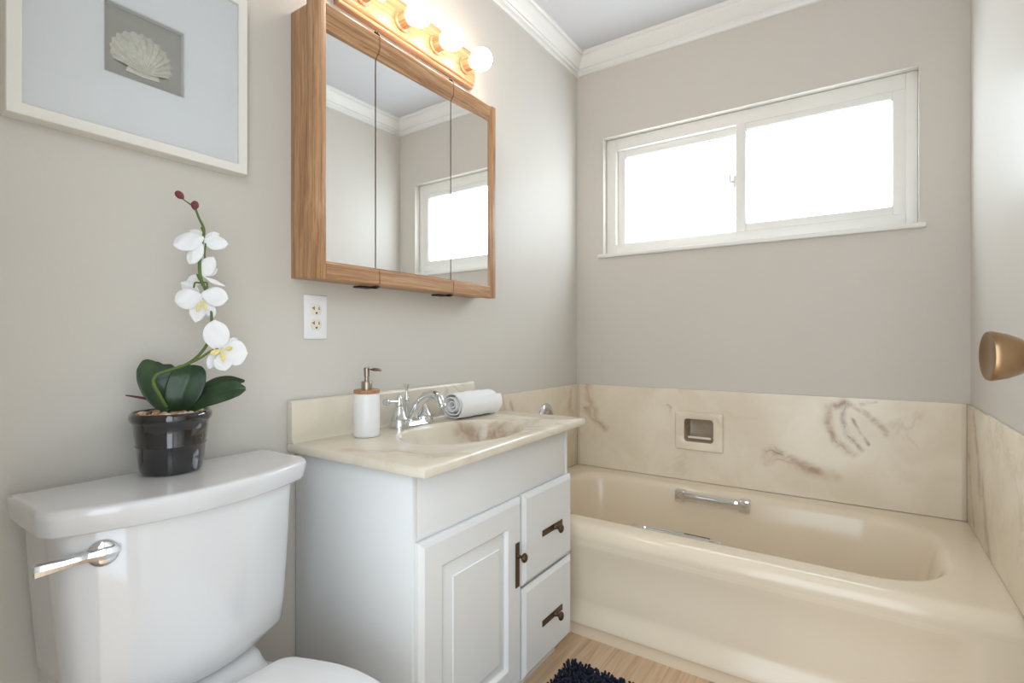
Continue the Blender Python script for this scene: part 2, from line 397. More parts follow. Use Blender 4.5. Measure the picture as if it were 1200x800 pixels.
# soap dish: raised flange with a recessed tapering pocket
sd = thing('soap_dish', (.61, BY-ST, .528), 'square recessed marble soap dish set in the wall above the tub', 'soap dish')
M['marble_dish'] = marble('cultured_marble_dish', [([(.53, BY, .55), (.69, BY, .54)], .02, .3, vein3)])
def yl(x0, x1, z0, z1, r, y): return [Vector((v.x, y, v.y)) for v in rrect(x0, x1, z0, z1, r, 0, 5, 3)]
bm = NB(); f0 = BY-ST
rings(bm, [yl(SX0, SX1, SD0, SD1, .008, f0-.0005), yl(SX0, SX1, SD0, SD1, .008, f0-.010), yl(SX0+.004, SX1-.004, SD0+.004, SD1-.004, .008, f0-.014),
           yl(.545, .676, .562, .670, .014, f0-.014), yl(.548, .673, .565, .667, .014, f0-.011)], True)
obj('dish_flange', bm, 'marble_dish', sd, angle=45)
M['pocket'] = marble('stained_shaded_pocket', [([(.55, BY, .64), (.66, BY, .62)], .06, .8, vein2), ([(.56, BY, .60), (.60, BY, .66)], .05, .7, vein)], base=srgb(176, 160, 138))  # darker marble: the deep recess's shade painted in, along with mottled stains
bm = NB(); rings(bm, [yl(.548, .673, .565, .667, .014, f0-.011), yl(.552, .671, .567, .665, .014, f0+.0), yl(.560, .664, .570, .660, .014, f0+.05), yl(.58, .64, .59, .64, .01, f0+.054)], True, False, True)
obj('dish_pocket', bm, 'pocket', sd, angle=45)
bm = NB(); box(bm, .560, .660, f0+.000, f0+.008, .578, .588, .003)
obj('soap_lip', bm, 'marble_dish', sd)

# ------------------------------------------------------------------ bathtub
tub = thing('bathtub', (.76, 1.98, 0), 'long bone-coloured enamel bathtub with a recessed apron', 'bathtub')
bm = NB(); TX0, TX1, TY0, TY1, TZ = .003, RX-.003, 1.594, BY-.002, .387
LR = []
K, MM = 10, 14
def tl(i_l, i_r, i_f, i_b, r, z): return rrect(TX0+i_l, TX1-i_r, TY0+i_f, TY1-i_b, r, z, K, MM)
for d_, z_ in ((.0050, .318), (.0035, .334), (.001, .346), (.002, .358), (.007, .369), (.015, .378), (.026, .384), (.040, .3866)):
    LR.append(tl(d_*.1, d_*.1, d_, d_*.1, .014+d_*.5, z_))
LR.append(tl(.01, .01, .055, .01, .04, TZ))
rr = [.20, .12, .12, .20]
def il(d, z): return tl(.09+d*.8, .10+d, .096+d, .085+d, [q+.25*d*0 for q in rr], z)
for d, z in ((-.012, TZ), (0, .3855), (.008, .382), (.015, .376), (.021, .367), (.026, .355), (.032, .335), (.040, .30), (.055, .22), (.070, .13), (.085, .085), (.11, .062), (.15, .055)):
    LR.append(il(d, z))
for lp_ in LR[:8]:
    for v in lp_:
        k_ = max(0, min(1, (v.y-TY0-.05)/.05)); v.z += (TZ-v.z)*k_
rings(bm, LR, True, False, True)
# apron: a height field with a recessed field, a sloping foot and a kick
nx, zs = 90, [.0, .02, .040, .046, .050, .054, .06, .075, .09, .105, .118, .124, .13, .14, .16, .2, .25, .29, .31, .318, .326, .334, .342]
def sm(a, b, x): x = max(0, min(1, (x-a)/(b-a))); return x*x*(3-2*x)
lp = []
for z in zs:
    row = []
    for i in range(nx+1):
        u = i/nx; x = TX0+(TX1-TX0)*u
        m_ = (1-sm(1.395, 1.435, x))*sm(.08, .12, x)
        d = .0035+.022*m_*(sm(.050, .124, z) if z < .2 else 1-sm(.24, .335, z))
        if z < .048: d = .020-.012*sm(.03, .048, z)
        row.append(Vector((x, TY0+d, z)))
    lp.append(row)
rings(bm, lp, False)
obj('tub_shell', bm, 'tub', tub, angle=60)
def grab(cx, cy, cz, sgn, ln=.285):
    bm = NB(); h = ln/2
    pts = spline([(cx-h+.006, cy-sgn*.012, cz), (cx-h+.03, cy-sgn*.027, cz+.003), (cx-h*.5, cy-sgn*.031, cz+.003), (cx+h*.5, cy-sgn*.031, cz+.003), (cx+h-.03, cy-sgn*.027, cz+.003), (cx+h-.006, cy-sgn*.012, cz)], 5)
    lp = []
    for p in pts:
        lp.append([p+Vector((0, y_*.010, z_*.0165)) for y_, z_ in ((-1, -.6), (-.6, -1), (.6, -1), (1, -.6), (1, .6), (.6, 1), (-.6, 1), (-1, .6))])
    rings(bm, lp, True, True, True)
    g = obj('grab_bar', bm, 'chrome', tub, angle=50)
    for s in (-1, 1):
        x = cx+s*(h-.014); y0_, y1_ = sorted((cy+sgn*.016, cy-sgn*.024))
        obj('bar_mount', Box(x-.020, x+.020, y0_, y1_, cz-.026, cz+.022, .004), 'chrome', g)
grab(.690, 2.262, .352, 1); grab(.690, 1.728, .352, -1)

# round chrome trim on the plumbing wall
tr = thing('tub_valve_trim', (ST, 2.045, .668), 'round chrome tub valve trim peeking over the end of the washbasin', 'tub valve')
bm = NB(); lathe(bm, (ST, 2.045, .668), (1, 0, 0), [(.062, .0005), (.062, .004), (.058, .011), (.048, .016), (.043, .015), (.038, .010), (.034, .0095)], 40); obj('escutcheon', bm, 'chrome', tr)
bm = NB(); lathe(bm, (ST, 2.045, .668), (1, 0, 0), [(.034, .009), (.033, .018), (.028, .024), (.015, .027), (.0, .028)], 32); obj('cap', bm, 'nickel', tr)

# ------------------------------------------------------------------ vanity cabinet
VX, VY0, VY1 = .417, .790, 1.490
van = thing('vanity_cabinet', (.2, 1.14, 0), 'white painted vanity cabinet with one panelled door beside two drawers', 'cabinet')
bm = NB()
for q in ((.004, VX, VY0, VY0+.016, .075, .737), (.004, VX, VY1-.016, VY1, .075, .737), (.004, .012, VY0+.016, VY1-.016, .075, .737), (.012, VX, VY0+.016, VY1-.016, .075, .092), (VX-.02, VX, VY0+.016, VY1-.016, .585, .737), (VX-.02, VX, 1.19, 1.206, .092, .585)): box(bm, *q, .0015)
box(bm, VX-.06, VX-.045, VY0+.002, VY1-.002, 0, .075); box(bm, .004, VX-.06, VY0+.002, VY0+.018, 0, .075); box(bm, .004, VX-.06, VY1-.018, VY1-.002, 0, .075)
obj('carcass', bm, 'cab', van)
FXX = .435
def raised_panel(bm, y0, y1, z0, z1, stile, d=FXX-VX-.001):
    """slab door front (facing +x) with eased edge and raised centre panel"""
    x0, x1 = VX+.001, FXX
    def R(i, x, zi=None):
        zi = i if zi is None else zi
        return [Vector((x, y0+i, z0+zi)), Vector((x, y1-i, z0+zi)), Vector((x, y1-i, z1-zi)), Vector((x, y0+i, z1-zi))]
    L = [R(0, x0), R(0, x1-.008), R(.003, x1-.0055), R(.011, x1-.001), R(.013, x1)]
    if stile: L += [R(stile, x1), R(stile+.003, x1-.003), R(stile+.006, x1-.009), R(stile+.009, x1-.0105), R(stile+.038, x1-.0035), R(stile+.040, x1-.001)]
    rings(bm, L, True, True, True); return bm
bm = raised_panel(NB(), .797, 1.194, .078, .588, .068); dr = obj('door', bm, 'cab', van, angle=20)
def pull_plate(y0, y1, z0, z1):
    bm = NB(); box(bm, FXX+.0002, FXX+.0028, y0, y1, z0, z1, .0006, 1); return bm
def knob(base, s=1.0):
    bm = NB(); lathe(bm, base, (1, 0, 0), [(.0075*s, 0), (.006*s, .003), (.0045*s, .008), (.005*s, .013), (.0105*s, .0155), (.0135*s, .019), (.0135*s, .022), (.010*s, .026), (.004*s, .0275)], 20)
    for v in bm.verts: v.co.z = base[2]+(v.co.z-base[2])*1.15
    return bm
pl = obj('pull_plate', pull_plate(1.158, 1.176, .352, .472), 'bronze', dr); obj('knob', knob((FXX+.0028, 1.168, .436), .82), 'bronze', dr)
for z0, z1, zc in ((.338, .590, .455), (.078, .330, .192)):
    bm = raised_panel(NB(), 1.202, 1.489, z0, z1, 0); d = obj('drawer', bm, 'cab', van, angle=20)
    obj('pull_plate', pull_plate(1.300, 1.420, zc-.009, zc+.009), 'bronze', d); obj('knob', knob((FXX+.0028, 1.372, zc-.002), .85), 'bronze', d)

# ------------------------------------------------------------------ vanity top with moulded basin
ZT = .760
M['marble_top'] = marble('cultured_marble_top', [([(.20, .80, ZT), (.30, .86, ZT), (.42, .86, ZT), (.46, .92, ZT)], .04, .45, vein3), ([(.36, .98, ZT), (.41, 1.10, ZT), (.43, 1.26, ZT)], .03, .4, vein3),
     ([(.08, 1.24, ZT), (.11, 1.30, ZT), (.10, 1.36, ZT)], .03, .5, vein3), ([(.15, 1.28, .73), (.21, 1.33, .70), (.26, 1.36, .72)], .05, .8, vein), ([(.15, 1.1, .72), (.2, 1.16, .68)], .04, .35, vein3), ([(.3, 1.42, ZT), (.36, 1.5, ZT)], .025, .35, vein3)],
     base=srgb(228, 220, 203), bg=.4, rough=.16)
vt = thing('marble_washbasin', (.23, 1.165, .738), 'cream marble vanity top with moulded oval basin and backsplash', 'washbasin')
bm = NB(); CXs, CYs, AX, AY = .262, 1.155, .147, .206
def fx(y): return .474-.030*(y-.766)/.80       # front edge runs very slightly out of square
def outer(inset, z, n=96):
    """outline of the slab sampled on rays from the basin centre"""
    y0, y1, x0 = .766+inset, 1.568-inset, .004+inset*.2; out = []
    for k in range(n):
        a = 2*PI*k/n; dx, dy = AX*math.cos(a), AY*math.sin(a); t = 1e9
        for (px, py, nx_, ny_) in ((x0, CYs, -1, 0), (CXs, y0, 0, -1), (CXs, y1, 0, 1), (fx(CYs)-inset, CYs, 1, .0375)):
            den = dx*nx_+dy*ny_
            if den > 1e-9: t = min(t, ((px-CXs)*nx_+(py-CYs)*ny_)/den)
        out.append(Vector((CXs+dx*t, CYs+dy*t, z)))
    # snap the nearest samples to the corners
    for cx, cy in ((x0, y0), (x0, y1), (fx(y1)-inset, y1)):
        k = min(range(n), key=lambda q: (out[q].x-cx)**2+(out[q].y-cy)**2); out[k] = Vector((cx, cy, z))
    return out
def ell(s, z, dx=0, n=96): return [Vector((CXs+dx+AX*s*math.cos(2*PI*k/n), CYs+AY*s*math.sin(2*PI*k/n), z)) for k in range(n)]
L = [outer(0.002, ZT-.022), outer(0, ZT-.019), outer(0, ZT-.007), outer(.002, ZT-.003), outer(.006, ZT)]
L += [[a.lerp(b, .5) for a, b in zip(outer(.006, ZT), ell(1.10, ZT))], ell(1.10, ZT), ell(1.05, ZT+.0008), ell(1.01, ZT-.001), ell(.985, ZT-.006), ell(.965, ZT-.014), ell(.93, ZT-.035), ell(.86, ZT-.07), ell(.74, ZT-.10), ell(.55, ZT-.122), ell(.3, ZT-.132), ell(.12, ZT-.135)]
rings(bm, L, True, False, True)
slab = obj('basin_slab', bm, 'marble_top', vt, angle=60)
bm = NB(); lathe(bm, (CXs, CYs, ZT-.1345), (0, 0, 1), [(.024, 0), (.024, .002), (.018, .004), (.016, .002), (.0, .003)], 24); obj('drain', bm, 'chrome', vt)
bm = NB()
pf = [(.002, ZT-.001), (.030, ZT-.001), (.0245, ZT+.004), (.022, ZT+.012), (.0215, .855), (.020, .862), (.016, .866), (.002, .866)]
extrude_profile(bm, pf, lambda p, t: Vector((p[0], t, p[1])), (.768, 1.510)); obj('backsplash', bm, 'marble_top', vt, angle=50)

# faucet
fa = thing('faucet', (.082, 1.13, ZT), 'chrome two-handle centerset faucet behind the oval basin', 'faucet')
FX_, FYc = .080, 1.128
bm = NB()
def bl(hw, hd, z): return rrect(FX_-hd, FX_+hd, FYc-hw, FYc+hw, hd*.98, z, 8, 4)
rings(bm, [bl(.078, .027, ZT+.0005), bl(.078, .027, ZT+.006), bl(.074, .024, ZT+.010), bl(.071, .021, ZT+.016), bl(.069, .018, ZT+.019)], True, True, True)
obj('base_plate', bm, 'chrome', fa)
for s in (-1, 1):
    hy = FYc+s*.051
    bm = NB(); lathe(bm, (FX_, hy, ZT+.006), (0, 0, 1), [(.029, 0), (.029, .010), (.026, .015), (.0245, .020), (.0255, .023), (.020, .032), (.0145, .046), (.0105, .058), (.0115, .061), (.012, .066), (.0105, .070), (.010, .078), (.0065, .086), (.0045, .090), (.005, .093), (.0, .095)], 28)
    hd = obj('handle', bm, 'chrome', fa)
    e = Vector((FX_+.006, hy+s*.062, ZT+.083)); b0 = Vector((FX_, hy, ZT+.078))
    d = e-b0; bm = NB(); tube(bm, [b0, b0+d*.15, b0+d*.4, b0+d*.72, b0+d*.76, b0+d*.9, b0+d*.97, b0+d*1.0], [.007, .0062, .0055, .0062, .0085, .0105, .0095, .004], 16)
    obj('lever', bm, 'chrome', hd)
bm = NB(); sp = spline([(FX_-.004, FYc, ZT+.012), (FX_+.002, FYc, ZT+.036), (FX_+.022, FYc, ZT+.062), (FX_+.050, FYc, ZT+.088), (FX_+.082, FYc, ZT+.100), (FX_+.108, FYc, ZT+.092), (FX_+.120, FYc, ZT+.068)], 6)
tube(bm, sp, interp([.019, .0165, .0145, .0135, .0125, .0125, .0125], len(sp)), 20)
lathe(bm, sp[-1], (sp[-1]-sp[-3]), [(.0125, -.006), (.0138, -.004), (.0138, .003), (.012, .005)], 20)
obj('spout', bm, 'chrome', fa)
bm = NB(); lathe(bm, (FX_-.022, FYc, ZT+.010), (0, 0, 1), [(.007, 0), (.0045, .03), (.004, .06), (.0075, .066), (.0085, .070), (.0075, .075), (.004, .080), (.004, .098), (.0095, .111), (.010, .115), (.0, .117)], 18); obj('lift_rod', bm, 'chrome', fa)

# soap dispenser
sx, sy = .096, .942
so = thing('soap_dispenser', (sx, sy, ZT), 'white cylindrical soap dispenser with wooden collar and nickel pump', 'soap dispenser')
R_ = .0345
bm = NB(); lathe(bm, (sx, sy, ZT+.0005), (0, 0, 1), [(R_-.003, 0), (R_-.0012, .001), (R_-.001, .003), (R_, .004), (R_, .112), (R_-.001, .1145), (R_-.003, .116)], 48); obj('bottle', bm, 'ceramic', so)
bm = NB(); lathe(bm, (sx, sy, ZT+.1165), (0, 0, 1), [(R_-.0005, 0), (R_, .001), (R_, .008), (R_-.001, .0095), (.012, .0098)], 48); obj('collar', bm, 'bamboo', so)
bm = NB(); lathe(bm, (sx, sy, ZT+.126), (0, 0, 1), [(.0145, 0), (.0145, .020), (.0135, .0215), (.006, .022), (.006, .034), (.0078, .035), (.0078, .048), (.0085, .051), (.0085, .057), (.007, .059)], 28)
pm = obj('pump', bm, 'nickel', so)
bm = NB(); nd = Vector((.93, .36, 0)).normalized(); n0 = Vector((sx, sy, ZT+.180)); tube(bm, [n0, n0+nd*.02, n0+nd*.038, n0+nd*.042+Vector((0, 0, -.004))], [.0055, .0046, .0042, .0036], 14); obj('nozzle', bm, 'nickel', pm)

# rolled towel
def towel_mat():
    t = NT('terry_white'); p = t.pos(); t.b.inputs['Base Color'].default_value = srgb(243, 243, 242); t.b.inputs['Roughness'].default_value = .95
    t.b.inputs['Sheen Weight'].default_value = .3
    t.bump(t.noise(p, 420, 2), .55, .002); return t.m
M['terry'] = towel_mat()
bm = NB(); A0, A1 = Vector((.090, 1.300, ZT+.045)), Vector((.108, 1.492, ZT+.045)); ax = (A1-A0).normalized(); side = ax.cross(Vector((0, 0, 1))).normalized()
nt, nl = 132, 22
lp = []
for j in range(nl+1):
    s = j/nl; row = []; en = min(1, min(s, 1-s)*14)
    for side_ in (0, 1):
        rng = range(nt+1) if side_ == 0 else range(nt, -1, -1)
        for i in rng:
            u = i/nt; th = 2*PI*3.4*u-1.9; r = .006+.0445*u
            if u > .97: r -= .0012*(u-.97)/.03
            r += (.0036 if side_ == 0 else -.0036)*(.55+.45*en)
            zz = math.sin(th)*r*.95; xx = math.cos(th)*r*1.06
            if zz < -.038: zz = -.038-(abs(zz)-.038)*.5
            p = A0.lerp(A1, s)+side*xx+Vector((0, 0, 1))*(zz-.004)
            p += ax*(.006*math.sin(u*9+1)*(1 if s < .5 else -1)*(1-en)*.6)
            nn = noise.noise(p*60)*.0016+noise.noise(p*14)*.0018
            p += (side*math.cos(th)+Vector((0, 0, 1))*math.sin(th))*nn
            row.append(p)
    lp.append(row)
rings(bm, lp, True, True, True)
mz = min(v.co.z for v in bm.verts); bmesh.ops.translate(bm, verts=bm.verts[:], vec=(0, 0, ZT+.0004-mz))
o = obj('rolled_towel', bm, 'terry', angle=60); tag(o, 'rolled white towel lying on the marble top beside the faucet', 'towel')

# ------------------------------------------------------------------ wall outlet
ou = thing('wall_outlet', (0, .849, 1.08), 'white duplex wall outlet under the oak mirror cabinet', 'outlet')
bm = NB(); box(bm, .0003, .0055, .814, .884, 1.022, 1.138, .0025); cover = obj('cover_plate', bm, 'plate', ou)
for zc in (1.080+.0195, 1.080-.0195):
    bm = NB(); n = 40; lp = []
    for x, s in ((.005, 1), (.0072, 1), (.0078, .95)):
        lp.append([Vector((x, .849+.0170*s*math.cos(2*PI*k/n), zc+max(-.0142, min(.0142, .0172*math.sin(2*PI*k/n)))*s)) for k in range(n)])
    rings(bm, lp, True, True, True); rc = obj('receptacle', bm, 'almond', ou)
    bm = NB(); box(bm, .0076, .0081, .8405, .8428, zc-.001, zc+.0085); box(bm, .0076, .0081, .8360, .8405, zc+.0030, zc+.0052); box(bm, .0076, .0081, .8555, .8578, zc-.0005, zc+.0075)
    lathe(bm, (.0076, .849, zc-.0085), (1, 0, 0), [(.0027, 0), (.0027, .0005)], 14); obj('slot', bm, 'hole', rc, smooth=False)
bm = NB(); lathe(bm, (.005, .849, 1.080), (1, 0, 0), [(.003, 0), (.003, .0012), (.002, .0018)], 14); obj('screw', bm, 'plate', ou)

# ------------------------------------------------------------------ mirror cabinet
mc = thing('mirror_cabinet', (0, 1.157, 1.172), 'oak medicine cabinet with three mirrored doors on the left wall', 'mirror cabinet')
bm = NB(); box(bm, .0004, .066, .779, 1.536, 1.176, 1.852, .0015); obj('cabinet_box', bm, 'oak_z', mc)
MX0, MX1 = .070, .097
MZ0, MZ1 = 1.216, 1.808
YD = [.776, .987, 1.302, 1.540]
MT = math.radians(-.85)
rail_top = [(MX0, MZ1-.003), (MX1-.012, MZ1-.003), (MX1-.011, MZ1+.002), (MX1-.005, MZ1+.007), (MX1-.004, MZ1+.011), (MX1-.001, MZ1+.013), (MX1, MZ1+.017), (MX1, 1.860), (MX1-.003, 1.8645), (MX1-.008, 1.866), (MX0, 1.866)]
rail_bot = [(MX0, MZ0+.003), (MX1-.012, MZ0+.003), (MX1-.009, MZ0-.001), (MX1-.002, MZ0-.003), (MX1, MZ0-.006), (MX1, 1.176), (MX1-.003, 1.1725), (MX0, 1.1715)]
def rail(prof, a, b, cl, cr):
    """extruded along y; ends curve forward-to-back like the real finger pulls"""
    bm = NB(); zmid = sum(p[1] for p in prof)/len(prof)
    def f(p, t):
        k = (p[0]-MX0)/(MX1-MX0)
        return Vector((p[0], t, p[1]))
    extrude_profile(bm, prof, f, (a+cl, b-cr)); return bm
for i in range(3):
    a, b = YD[i]+(.0018 if i else 0), YD[i+1]-(.0018 if i < 2 else 0)
    ya = a+(.039 if i == 0 else 0); yb_ = b-(.040 if i == 2 else 0)
    bm = NB(); box(bm, MX0, MX0+.006, a+.0005, b-.0005, 1.176, 1.862); d = obj('door', bm, 'oak_z', mc, smooth=False)
    obj('top_rail', rail(rail_top, a if i else a+.038, b if i < 2 else b-.038, 0, 0), 'oak_y', d, angle=25)
    obj('bottom_rail', rail(rail_bot, a if i else a+.038, b if i < 2 else b-.038, 0, 0), 'oak_y', d, angle=25)
    if i == 0:
        obj('stile', Box(MX0, MX1, a, a+.0385, 1.1712, 1.8664, .003), 'oak_z', d)
    if i == 2:
        bm = NB(); pr = [(MX0, b), (MX1-.003, b), (MX1, b-.003), (MX1, b-.020), (MX1-.001, b-.023), (MX1-.004, b-.026), (MX1-.005, b-.031), (MX1-.011, b-.036), (MX1-.012, b-.041), (MX0, b-.041)]
        rings(bm, [[Vector((p[0], p[1], z)) for p in pr] for z in (1.1712, 1.8664)], True, True, True); obj('stile', bm, 'oak_z', d, angle=25)
    # mirror glass, with its slight set in the door
    bm = NB(); y0_, y1_ = ya-.002 if i == 0 else a+.0002, yb_+.002 if i == 2 else b-.0002
    box(bm, MX0+.008, MX0+.012, y0_, y1_, MZ0-.002, MZ1+.002)
    ym = (YD[0]+YD[3])/2
    for v in bm.verts:
        v.co.x += math.tan(MT)*(ym-v.co.y)
    obj('mirror', bm, 'mirror', d, smooth=False)
for y in YD[1:3]:
    for zt, s in ((1.868, 1), (1.1695, -1)):
        bm = NB(); box(bm, MX0-.004, MX1-.006, y-.007, y+.007, min(zt, zt+s*.004), max(zt, zt+s*.004), .001)
        if s < 0: box(bm, MX0-.03, MX0+.002, y-.045, y+.004, zt-.006, zt-.001, .001); box(bm, MX0, MX1-.012, y-.006, y+.006, zt-.007, zt-.001, .001)
        else: lathe(bm, (MX0+.014, y, zt+.003), (0, 0, 1), [(.0075, 0), (.0075, .004), (.005, .008)], 12)
        obj('hinge', bm, 'dark', mc)

# ------------------------------------------------------------------ vanity light
vl = thing('vanity_light', (0, 1.21, 2.0), 'oak bar light with round glowing bulbs above the mirror cabinet', 'wall light')
bm = NB(); pf = [(.0004, 1.944), (.020, 1.944), (.022, 1.948), (.022, 1.952), (.026, 1.955), (.029, 1.960), (.030, 1.966), (.030, 2.052), (.029, 2.058), (.026, 2.063), (.022, 2.066), (.022, 2.070), (.020, 2.074), (.0004, 2.074)]
extrude_profile(bm, pf, lambda p, t: Vector((p[0], t, p[1])), (.908, 1.500)); obj('back_plate', bm, 'oak_y', vl, angle=25)
def bulb_mat():
    t = NT('lit_bulb'); t.t.nodes.remove(t.b); e = t.n('ShaderNodeEmission'); e.inputs[0].default_value = (1, .85, .72, 1); e.inputs[1].default_value = BULB_STRENGTH
    t.l(e.outputs[0], t.out.inputs[0]); return t.m
M['bulb'] = bulb_mat()
for y in (1.440, 1.287, 1.134, .981):
    zc = 2.000
    bm = NB(); lathe(bm, (.030, y, zc), (1, 0, 0), [(.030, 0), (.030, .004), (.0285, .006), (.024, .008), (.0225, .030), (.0225, .036), (.018, .037)], 32); s_ = obj('socket', bm, 'oak_x', vl)
    bm = NB(); R_ = .038; prof = [(.014, .0)]+[(R_*math.sin(a), .044-.0+R_*-math.cos(a)) for a in [PI*(.13+.87*k/20) for k in range(21)]]
    lathe(bm, (.062, y, zc), (1, 0, 0), prof, 32); obj('bulb', bm, 'bulb', s_)

# ------------------------------------------------------------------ framed shell
pc = thing('shadow_box_frame', (0, .445, 1.4), 'white shadow box picture with a scallop shell above the toilet', 'picture')
PY0, PY1, PZ0, PZ1 = .242, .648, 1.3985, 1.800
bm = NB()
def pl_(i, x): return [Vector((x, PY0+i, PZ0+i)), Vector((x, PY1-i, PZ0+i)), Vector((x, PY1-i, PZ1-i)), Vector((x, PY0+i, PZ1-i))]
rings(bm, [pl_(0, .0004), pl_(0, .0335), pl_(.0012, .035), pl_(.019, .035), pl_(.020, .034), pl_(.020, .0255)], True, True, False)
obj('frame', bm, 'frame', pc, angle=20)
MO = (.378, .519, 1.526, 1.664)
bm = NB()
def mo(i, x): return [Vector((x, MO[0]+i, MO[2]+i)), Vector((x, MO[1]-i, MO[2]+i)), Vector((x, MO[1]-i, MO[3]-i)), Vector((x, MO[0]+i, MO[3]-i))]
rings(bm, [pl_(.019, .0265), mo(-.0, .0265), mo(.002, .0245), mo(.002, .0125)], True); obj('mat_board', bm, 'mat', pc, smooth=False)
def linen():
    t = NT('grey_linen'); p = t.pos(); a = t.n('ShaderNodeTexWave', wave_type='BANDS', bands_direction='Y'); t.l(p, a.inputs['Vector']); a.inputs['Scale'].default_value = 260; a.inputs['Distortion'].default_value = 3
    b = t.n('ShaderNodeTexWave', wave_type='BANDS', bands_direction='Z'); t.l(p, b.inputs['Vector']); b.inputs['Scale'].default_value = 260; b.inputs['Distortion'].default_value = 3
    f = t.math('MULTIPLY', t.math('ADD', a.outputs['Fac'], b.outputs['Fac']), .5)
    t.l(t.mix(f, srgb(165, 162, 152), srgb(196, 193, 184)), t.b.inputs['Base Color']); t.b.inputs['Roughness'].default_value = .9; t.bump(f, .2, .001); return t.m
M['linen'] = linen()
obj('backing', Box(.008, .0125, MO[0]-.02, MO[1]+.02, MO[2]-.02, MO[3]+.02), 'linen', pc, smooth=False)
def shell_mat():
    t = NT('scallop_shell'); p = t.pos(); nz = t.noise(p, 90, 4, .6)
    t.l(t.ramp(nz, [(.25, srgb(214, 206, 188)), (.5, srgb(230, 225, 212)), (.7, srgb(240, 237, 228))]), t.b.inputs['Base Color']); t.b.inputs['Roughness'].default_value = .5; return t.m
M['shell'] = shell_mat()
bm = NB(); hy, hz, SRr = .446, 1.550, .082            # hinge point of the scallop
nr, na = 14, 241; lp = []
for i in range(nr+1):
    t_ = i/nr; row = []
    for k in range(na):
        a = math.radians(-76+152*k/(na-1)); ribs = math.cos(k/(na-1)*2*PI*14)
        rad = SRr*t_*(1+.02*ribs*t_)*math.cos(a*.70)
        hgt = .0125+.0155*math.sin(min(1, t_*1.05)*PI)**.7*max(0, math.cos(a*1.05))**.7+.0017*ribs*min(1, t_*2)*(1-.25*t_)+.002
        if t_ > .97: hgt = .0130
        row.append(Vector((hgt-.001, hy+rad*math.sin(a)*1.03, hz+rad*math.cos(a)-.002)))
    lp.append(row)
rings(bm, lp, False)
for s in (-1, 1):                                     # ears beside the hinge
    pts = [(.0125, hy, hz-.007), (.0125, hy+s*.029, hz-.005), (.0125, hy+s*.027, hz+.004), (.0125, hy+s*.014, hz+.014), (.0125, hy, hz+.012)]
    fr = [bm.verts.new((p[0]+.004, p[1], p[2])) for p in pts]; bk = [bm.verts.new(p) for p in pts]
    bm.faces.new(fr)
    for k in range(5): bm.faces.new((fr[k], fr[(k+1) % 5], bk[(k+1) % 5], bk[k]))
ca, sa = math.cos(math.radians(6)), math.sin(math.radians(6))
sh = obj('shell', bm, 'shell', pc, angle=70)
def glass_mat():
    t = NT('picture_glass'); t.t.nodes.remove(t.b); tr_ = t.n('ShaderNodeBsdfTransparent'); tr_.inputs[0].default_value = (.985, .99, .985, 1)
    g = t.n('ShaderNodeBsdfGlossy'); g.inputs['Roughness'].default_value = .01; f = t.n('ShaderNodeFresnel'); f.inputs[0].default_value = 1.45
    mx = t.n('ShaderNodeMixShader'); t.l(f.outputs[0], mx.inputs[0]); t.l(tr_.outputs[0], mx.inputs[1]); t.l(g.outputs[0], mx.inputs[2]); t.l(mx.outputs[0], t.out.inputs[0]); return t.m
M['glass'] = glass_mat()
bm = NB(); vs_ = [bm.verts.new(p) for p in pl_(.0195, .0305)]; bm.faces.new(vs_); obj('glass', bm, 'glass', pc, smooth=False)

# ------------------------------------------------------------------ toilet
to = thing('toilet', (.35, .465, 0), 'white two-piece toilet with a bow-fronted tank', 'toilet')
TCY = .467
def bow(x0, xc, xm, hw, z, r=.015, n=40, nb=8):
    """bow-fronted outline: back at x0, front corners at xc, front middle at xm, half width hw"""
    pts = []
    for k in range(n+1):
        s = -1+2*k/n; y = s*hw
        x = xm-(xm-xc)*abs(s)**2.0
        e = hw-abs(y)
        if e < r: x -= r-math.sqrt(max(0, r*r-(r-e)**2))
        pts.append(Vector((x, TCY+y, z)))
    for k in range(1, nb): pts.append(Vector((pts[n].x+(x0-pts[n].x)*k/nb, TCY+hw, z)))
    pts.append(Vector((x0, TCY+hw, z)))
    for k in range(1, 12): pts.append(Vector((x0, TCY+hw-2*hw*k/12, z)))
    pts.append(Vector((x0, TCY-hw, z)))
    for k in range(1, nb): pts.append(Vector((x0+(pts[0].x-x0)*k/nb, TCY-hw, z)))
    return pts
LT = .763
bm = NB()
lid = [bow(.037, .190, .250, .213, LT-.042), bow(.033, .196, .256, .219, LT-.0415), bow(.032, .198, .259, .2205, LT-.038), bow(.031, .205, .266, .2225, LT-.014), bow(.031, .206, .267, .2230, LT-.008), bow(.032, .205, .266, .2225, LT-.004), bow(.033, .203, .264, .2205, LT-.0012), bow(.037, .199, .260, .219, LT), bow(.045, .19, .25, .212, LT+.0003), bow(.10, .13, .15, .12, LT+.0003)]
rings(bm, lid, True, True, True); obj('tank_lid', bm, 'porcelain', to, angle=60)
bm = NB()
zs_ = [(.722, .203, .186, .243), (.70, .2015, .186, .243), (.64, .1985, .186, .243), (.56, .193, .186, .241), (.48, .187, .186, .238), (.436, .183, .184, .233), (.428, .176, .182, .229), (.412, .150, .178, .221), (.400, .125, .172, .208), (.395, .10, .16, .19)]
rings(bm, [bow(.036, xc, xm, hw, z, .026) for z, hw, xc, xm in zs_], True, True, True); obj('tank', bm, 'porcelain', to, angle=60)
